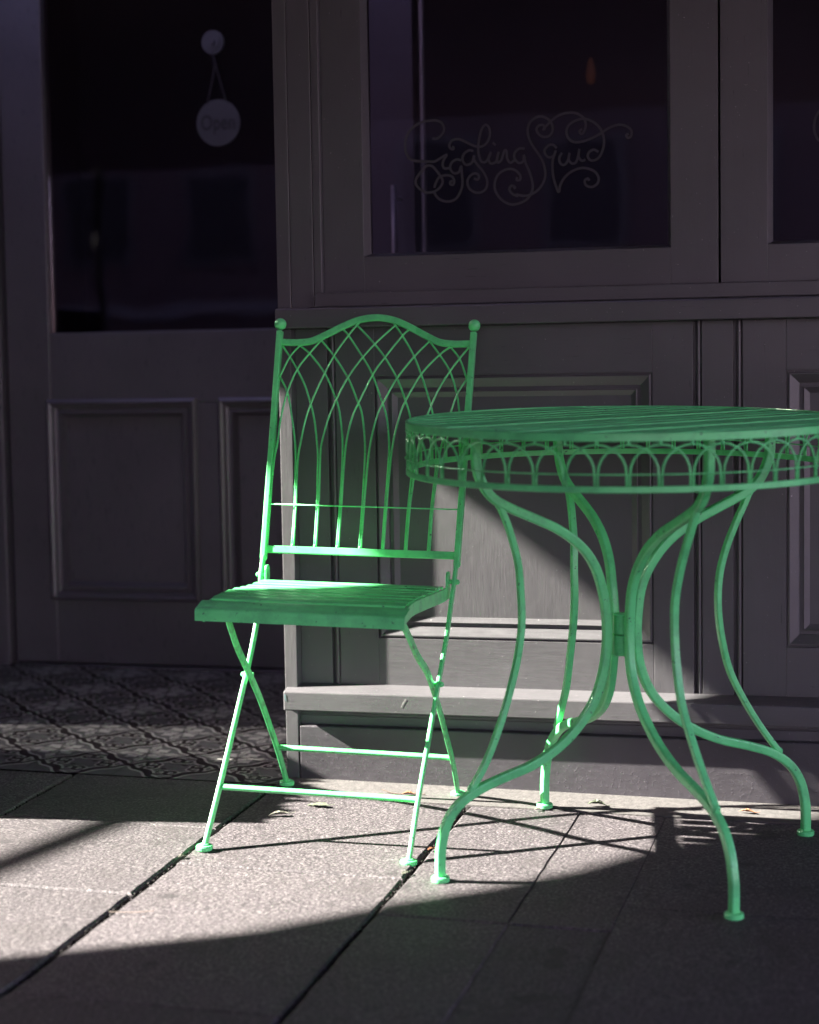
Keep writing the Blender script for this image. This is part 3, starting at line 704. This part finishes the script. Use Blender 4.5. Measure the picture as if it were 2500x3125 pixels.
# slats
bm = BM(); ang = R_(48); pd = .0452; wS = .0245
k0 = -7
for k in range(k0, 8):
    o = k*pd+.001
    xs_ = [-wS/2, -wS/2+.0015, -wS*.36, -wS*.18, 0, wS*.18, wS*.36, wS/2-.0015, wS/2]
    zs_ = [-.0014, -.0003, 0, .0002, .0003, .0002, 0, -.0003, -.0014]
    def half_len(q): return math.sqrt(max(0, (RR-.0045)**2-q*q))
    A, B = [], []; At, Bt = [], []
    if abs(o)-wS/2 > RR-.01: continue
    jz = random.uniform(-.0007, .0007)
    for q, z in zip(xs_, zs_):
        qq = max(-(RR-.0075), min(RR-.0075, o+q)); l = half_len(qq)
        for arr, s in ((A, -1), (B, 1)):
            x, y = s*l*math.cos(ang)-qq*math.sin(ang), s*l*math.sin(ang)+qq*math.cos(ang)
            arr.append(bm.verts.new((x, y, H-.0014+z+jz)))
        for arr, s in ((At, -1), (Bt, 1)):
            x, y = s*l*math.cos(ang)-qq*math.sin(ang), s*l*math.sin(ang)+qq*math.cos(ang)
            arr.append(bm.verts.new((x, y, H-.0066+jz)))
    n = len(A)
    for i in range(n-1):
        bm.faces.new((A[i], A[i+1], B[i+1], B[i])); bm.faces.new((At[i], Bt[i], Bt[i+1], At[i+1]))
        bm.faces.new((A[i], At[i], At[i+1], A[i+1])); bm.faces.new((B[i], B[i+1], Bt[i+1], Bt[i]))
    bm.faces.new((A[0], B[0], Bt[0], At[0])); bm.faces.new((A[-1], At[-1], Bt[-1], B[-1]))
# cross straps beneath the slats
for o in (-.16, .16):
    l = math.sqrt((RR-.006)**2-o*o); c, s = math.cos(ang+math.pi/2), math.sin(ang+math.pi/2)
    sweep(bm, [(-l*c-o*s, -l*s+o*c, H-.0098), (l*c-o*s, l*s+o*c, H-.0098)], rect(.020, .0035, .0008), (-s, c, 0))
tp('slatted_top', bm)
# arcade of interlaced arches and its wire
NA = 48; ra = RR-.0022; zb, zt = H-.0765, H-.0122
bm = BM()
for i in range(NA):
    a0 = 2*math.pi*i/NA+.03; da = 2*math.pi/NA
    pts = []
    def cyl(a, z, r=ra): return Vector((r*math.cos(a), r*math.sin(a), z))
    e = .0022/ra
    zspring = zb+.020
    pts.append(cyl(a0-da+e, zb)); pts.append(cyl(a0-da+e, zb+.016))
    for k in range(0, 13):
        t = math.pi - math.pi*k/12
        pts.append(cyl(a0+(da-e)*math.cos(t)*(1 if True else 1), zspring-.004+(zt-.0045-zspring+.004)*math.sin(t)**.92))
    pts.append(cyl(a0+da-e, zb+.016)); pts.append(cyl(a0+da-e, zb))
    sweep(bm, pts, circ(.00175, 6))
    sweep(bm, [cyl(a0, zt-.006), cyl(a0, zt+.002)], circ(.0024, 6))
sweep(bm, [Vector(((ra+.0032)*math.cos(2*math.pi*i/96), (ra+.0032)*math.sin(2*math.pi*i/96), zb+.0175)) for i in range(96)], circ(.0011, 6), side=(0, 0, 1), closed=True)
tp('arcade', bm, smooth=True)
# legs
LP = [(.262, .7090), (.262, .670), (.2595, .645), (.249, .620), (.233, .6005), (.205, .584), (.163, .5655), (.119, .545), (.080, .518), (.053, .486), (.036, .448), (.0285, .408), (.0265, .362), (.0325, .315), (.050, .270), (.080, .2335), (.119, .204), (.168, .1805), (.222, .1645), (.267, .1475), (.301, .1235), (.321, .093), (.3305, .058), (.3325, .03), (.3325, .004)]
BP = [(.2225, .589), (.212, .566), (.200, .538), (.1855, .495), (.1780, .450), (.1765, .400), (.1835, .348), (.1985, .292), (.2225, .238), (.250, .1905), (.2785, .150)]
phi = -2.5223
def lo(z):   # the folding legs lean a few millimetres
    f = .008 if z < .15 else (.008-.013*(z-.15)/.15 if z < .30 else (-.005 if z < .45 else -.005+.009*min(1, (z-.45)/.12)))
    return Vector((f, 0, 0))
for k in range(4):
    a = phi + k*math.pi/2
    bz = lambda z, k=k: z + (-.009, 0, 0, .013)[k]*math.exp(-((z-.172)/.055)**2)   # no two legs are bent quite alike
    er = Vector((math.cos(a), math.sin(a), 0)); et = Vector((-math.sin(a), math.cos(a), 0))
    bm = BM(); sweep(bm, cr([lo(z)+er*r+Vector((0, 0, bz(z))) for r, z in LP], 4), rect(.0135, .0150, .0032, 3), tuple(et)); leg = tp('leg', bm)
    bm = BM(); sweep(bm, cr([lo(z)+er*r+Vector((0, 0, bz(z))) for r, z in BP], 4), rect(.0118, .0100, .0024, 3), tuple(et))
    for q in (BP[0], BP[-1]): ball(bm, lo(q[1])+er*q[0]+Vector((0, 0, bz(q[1]))), .0074, 10)
    tp('brace', bm, parent=leg)
    bm = BM(); c = lo(0)+er*.3325
    lathe(bm, [(.0128, -.001), (.0146, .001), (.0146, .0065), (.0132, .0082), (.0085, .0088)], tuple(c), 28); tp('foot', bm, GREEN, parent=leg)
for z0, z1 in ((.3705, .4025), (.3350, .3680)):
    bm = BM(); lathe(bm, [(.0085, z0), (.0135, z0), (.0145, z0+.001), (.0145, z1-.001), (.0135, z1), (.0085, z1)], tuple(lo(.37)), 28); tp('collar', bm, smooth=False)

# ------------------------------------------------------------------ litter on the paving
LEAF = plain('dry_leaf', (0.17, 0.165, 0.13), .7, 60, .3); LEAF_G = plain('greenish_leaf', (0.085, 0.10, 0.062), .7, 60, .3); LEAF_O = plain('orange_leaf', (0.26, 0.11, 0.05), .7, 60, .3)
def fleaf(x, y, L, W, rot, m, label, curlz=.004, lobes=0):
    bm = BM(); n = 9; rows_ = []
    for i in range(n+1):
        t = i/n; w = W*math.sin(math.pi*min(1, t*.96+.02))**.8*(1+(.45*math.sin(t*19) if lobes else 0)*.6)
        rows_.append([bm.verts.new((L*(t-.5), s*w/2, curlz*.6*(.3+abs(s)*1.0)*math.sin(math.pi*t)+.0015+random.uniform(0, .0012))) for s in (-1, -.4, 0, .4, 1)])
    for A, B in zip(rows_, rows_[1:]):
        for j in range(4): bm.faces.new((A[j], A[j+1], B[j+1], B[j]))
    sweep(bm, [(L*.48, 0, .002), (L*.75, L*.06, .004)], circ(.0005, 5))
    o = obj('fallen_leaf', bm, m)
    md = o.modifiers.new('thick', 'SOLIDIFY'); md.thickness = .0005
    o.location = (x, y, zg(x, y)+.0015); o.rotation_euler = (random.uniform(-.1, .1), random.uniform(-.1, .1), rot)
    return tag(o, label, 'leaf')
fleaf(-1.089, 3.141, .040, .013, .35, LEAF, 'pale curled dead leaf on the sunlit slab beneath the chair', .008, 1)
fleaf(-1.040, 3.2165, .045, .017, -.2, LEAF_G, 'dull leaf lying in shade beneath the chair near the plinth', .004, 1)
fleaf(-.5496, 3.325, .034, .016, .15, LEAF_G, 'greenish curled leaf by the wall near the far left table foot', .010, 1)
fleaf(-.2836, 3.335, .030, .010, -.2, LEAF_O, 'small orange leaf against the plinth right of the table', .006, 1)
fleaf(-.6475, 3.272, .014, .009, .4, LEAF, 'tiny pale leaf scrap right in front of the far table foot', .003)
fleaf(-.7732, 2.992, .013, .007, .8, LEAF_O, 'tiny orange leaf in the joint beside the right chair foot', .003)
fleaf(-.9026, 3.330, .022, .009, .1, LEAF_O, 'orange leaf at the plinth behind the back chair stretcher', .005)
fleaf(-.780, 2.855, .018, .010, 1.1, LEAF, 'pale leaf scrap in the wide joint left of the table foot', .003)
fleaf(-1.163, 2.862, .016, .009, .9, LEAF, 'pale leaf scrap in the joint by the left front chair foot', .003)
bm = BM(); sweep(bm, cr([(-.955, 3.338, zg(-.955, 3.338)+.006), (-.93, 3.331, zg(-.93, 3.331)+.002), (-.90, 3.330, zg(-.9, 3.33)+.003), (-.87, 3.333, zg(-.87, 3.333)+.003)], 4), circ(.0009, 5))
tag(obj('twig', bm, plain('bark', (.1, .07, .05), .9)), 'thin brown twig lying along the foot of the plinth', 'twig')
bm = BM(); sweep(bm, cr([(-1.165, 2.572, zg(-1.165, 2.572)+.0035), (-1.13, 2.580, zg(-1.13, 2.58)+.0025), (-1.10, 2.591, zg(-1.10, 2.591)+.0035)], 4), circ(.0008, 5))
tag(obj('twig', bm, plain('bark_pale', (.25, .2, .17), .9)), 'hair thin stalk lying on the sunlit slab near the shadow edge', 'twig')
# grit and moss lying in the joints
bm = BM()
for xj in XJ[6:12]:
    for _ in range(190):
        y = random.uniform(1.9, 3.28); x = xj+random.gauss(0, .0028)
        r = random.uniform(.0008, .0026)
        m_ = bmesh.ops.create_icosphere(bm, subdivisions=1, radius=r, matrix=Matrix.Translation((x, y, zg(x, y)-.0085+random.uniform(0, .006))))
        for v_ in m_['verts']: v_.co += Vector((random.uniform(-1, 1), random.uniform(-1, 1), random.uniform(-1, 1)))*r*.35
obj('joint_grit', bm, plain('grit', (.016, .013, .012), .95, 90, .6), kind='stuff')

# ------------------------------------------------------------------ outside the frame: what shades and reflects
# unseen sail added to block light; its left edge bounds the patch of sun
SAIL_Z = 2.2
sedge = [(-3.31, 3.34), (-3.55, 3.12), (-3.679, 3.006), (-3.70, 2.985), (-3.73, 2.968), (-3.765, 2.947), (-3.80, 2.918), (-3.86, 2.880), (-4.04, 2.67), (-4.2646, 2.4523), (-4.3582, 2.3248), (-4.4887, 2.1957), (-4.6163, 2.0959), (-4.79, 1.93), (-5.01, 1.80), (-5.084, 1.7546), (-5.769, 1.31), (-7.2, .35)]
sail = thing('sun_block_sail', 'added canvas sail out of view, cut to bound the sun patch', 'sail', Matrix.Translation((-1, 1, SAIL_Z)))
bm = BM()
ol = [(x+1, y-1) for x, y in sedge] + [(-6.6, -4.6), (9.0, -4.6), (9.0, 2.34)]
prism(bm, ol, 'z', 0, .006); obj('canvas', bm, CANVAS, sail)
for x, y in ((-7.15, .30), (-5.5, -3.5), (1.2, -3.55), (7.9, -3.5)):
    bm = BM(); sweep(bm, [(x+1, y-1, zg(x, y)-SAIL_Z-.06), (x+1, y-1, .05)], circ(.03, 16)); obj('pole', bm, BLACK, sail, smooth=True)

bm = BM(); sweep(bm, [(-5.55+1, 1.28-1, .02), (-4.84+1, 3.66-1, .02)], circ(.022, 10)); obj('streak_bar', bm, BLACK, sail)  # bar added to cast the soft diagonal streak on the paving

# low unseen shrub box, put here for its shadow across the threshold
plt = thing('shadow_box', 'unseen shrub box added to shade the paving by the alcove', 'shadow_box', Matrix.Translation((-2.5, 3.125, zg(-2.5, 3.125))))
bm = BM(); prism(bm, [(-.24, -.01), (.24, -.01), (.26, .64), (.22, .64), (.22, .60), (-.22, .60), (-.22, .64), (-.26, .64)], 'y', -.215, .228)
obj('box', bm, P_DOOR, plt, bevel=.004)
LEAVES = plain('shrub_leaf', (.03, .05, .024), .6, 40, .4)
bm = BM()
for _ in range(1500):
    p = Vector((random.uniform(-.25, .25), random.uniform(-.215, .215), random.uniform(.60, .665)))
    a = Vector((random.gauss(0, 1), random.gauss(0, 1), random.gauss(0, 1))).normalized(); b_ = a.orthogonal().normalized()
    l = random.uniform(.018, .032)
    bm.faces.new([bm.verts.new(q) for q in (p-a*l, p+b_*l*.4, p+a*l, p-b_*l*.4)])
obj('foliage', bm, LEAVES, plt)

# unseen tinted panel, added to dim the sun reaching the alcove tiles
wb = thing('sun_filter', 'added tinted panel out of view, dimming sun on the tiles', 'screen', Matrix.Translation((-2.45, 3.51, zg(-2.45, 3.51))))
SM = bpy.data.materials.new('sun_filter_tint'); SM.use_nodes = True; nt = SM.node_tree; nt.nodes.clear()
o_ = nt.nodes.new('ShaderNodeOutputMaterial'); t_ = nt.nodes.new('ShaderNodeBsdfTransparent'); t_.inputs[0].default_value = (.25, .25, .26, 1)
nt.links.new(t_.outputs[0], o_.inputs[0])
bm = BM(); box(bm, -.004, .004, -.160, .145, .03, .95); obj('pane', bm, SM, wb)
bm = BM(); box(bm, -.012, .012, -.149, .149, -.02, .029); obj('foot_rail', bm, STEEL, wb)

# terrace of buildings across the street and two street trees (seen only as reflections)
def brick():
    m, nt, b = mat('red_brick'); v = coords(nt, (1, 1, 1), (R_(90), 0, 0))
    br = nt.nodes.new('ShaderNodeTexBrick'); br.inputs['Scale'].default_value = 4.5
    br.inputs['Color1'].default_value = (.070, .040, .042, 1); br.inputs['Color2'].default_value = (.048, .030, .032, 1); br.inputs['Mortar'].default_value = (.07, .06, .06, 1)
    nt.links.new(v, br.inputs['Vector']); nt.links.new(br.outputs[0], b.inputs['Base Color']); b.inputs['Roughness'].default_value = .9
    return m
BRICK = brick()
YO = -17.0
for i, (x0, x1, hh) in enumerate(((-26, -12.5, 6.3), (-12.45, 0.6, 6.0))):
    gz_ = zg((x0+x1)/2, YO)-.3
    lab = ['brick house across the street, left one of the pair', 'brick house across the street, right one of the pair'][i]
    h = thing('brick_house', lab, 'house', Matrix.Translation(((x0+x1)/2, YO, gz_)), 'houses across the street')
    w = (x1-x0)/2
    bm = BM(); box(bm, -w, w, -6, 0, 0, hh); obj('wall', bm, BRICK, h)
    bm = BM(); prism(bm, [(-6.2, hh+.002), (.25, hh+.002), (.25, hh+.1), (-3, hh+1.4), (-6.2, hh+.1)], 'x', -w, w); obj('roof', bm, DARK, h)
    bm = BM(); box(bm, -w+.3, w-.3, .002, .10, 2.45, 2.62); obj('shop_fascia', bm, plain('fascia_cream', (.12, .11, .12), .6), h)
    nW = 7
    for k in range(nW):
        xw = -w+(k+.5)*2*w/nW
        bm = BM(); box(bm, xw-.55, xw+.55, .002, .06, 3.15, 4.55); fo = obj('window', bm, plain('grey_frame', (.050, .045, .048), .5), h)
        bm = BM(); box(bm, xw-.47, xw+.47, .062, .07, 3.23, 4.47); obj('pane', bm, BLACK, fo)
h = thing('brick_house', 'added brick house out of view on the left, blocking low sky', 'house', Matrix.Translation((-15, -5, zg(-15, -5)-.6)), 'houses across the street')  # unseen house added to cut the low sky light from the left
bm = BM(); box(bm, -5, 0, -11, 12, 0, 7.6); obj('wall', bm, BRICK, h)
bm = BM(); prism(bm, [(-5.2, 7.602), (.2, 7.602), (.2, 7.7), (-2.5, 7.8), (-5.2, 7.7)], 'y', -11, 12); obj('roof', bm, DARK, h)
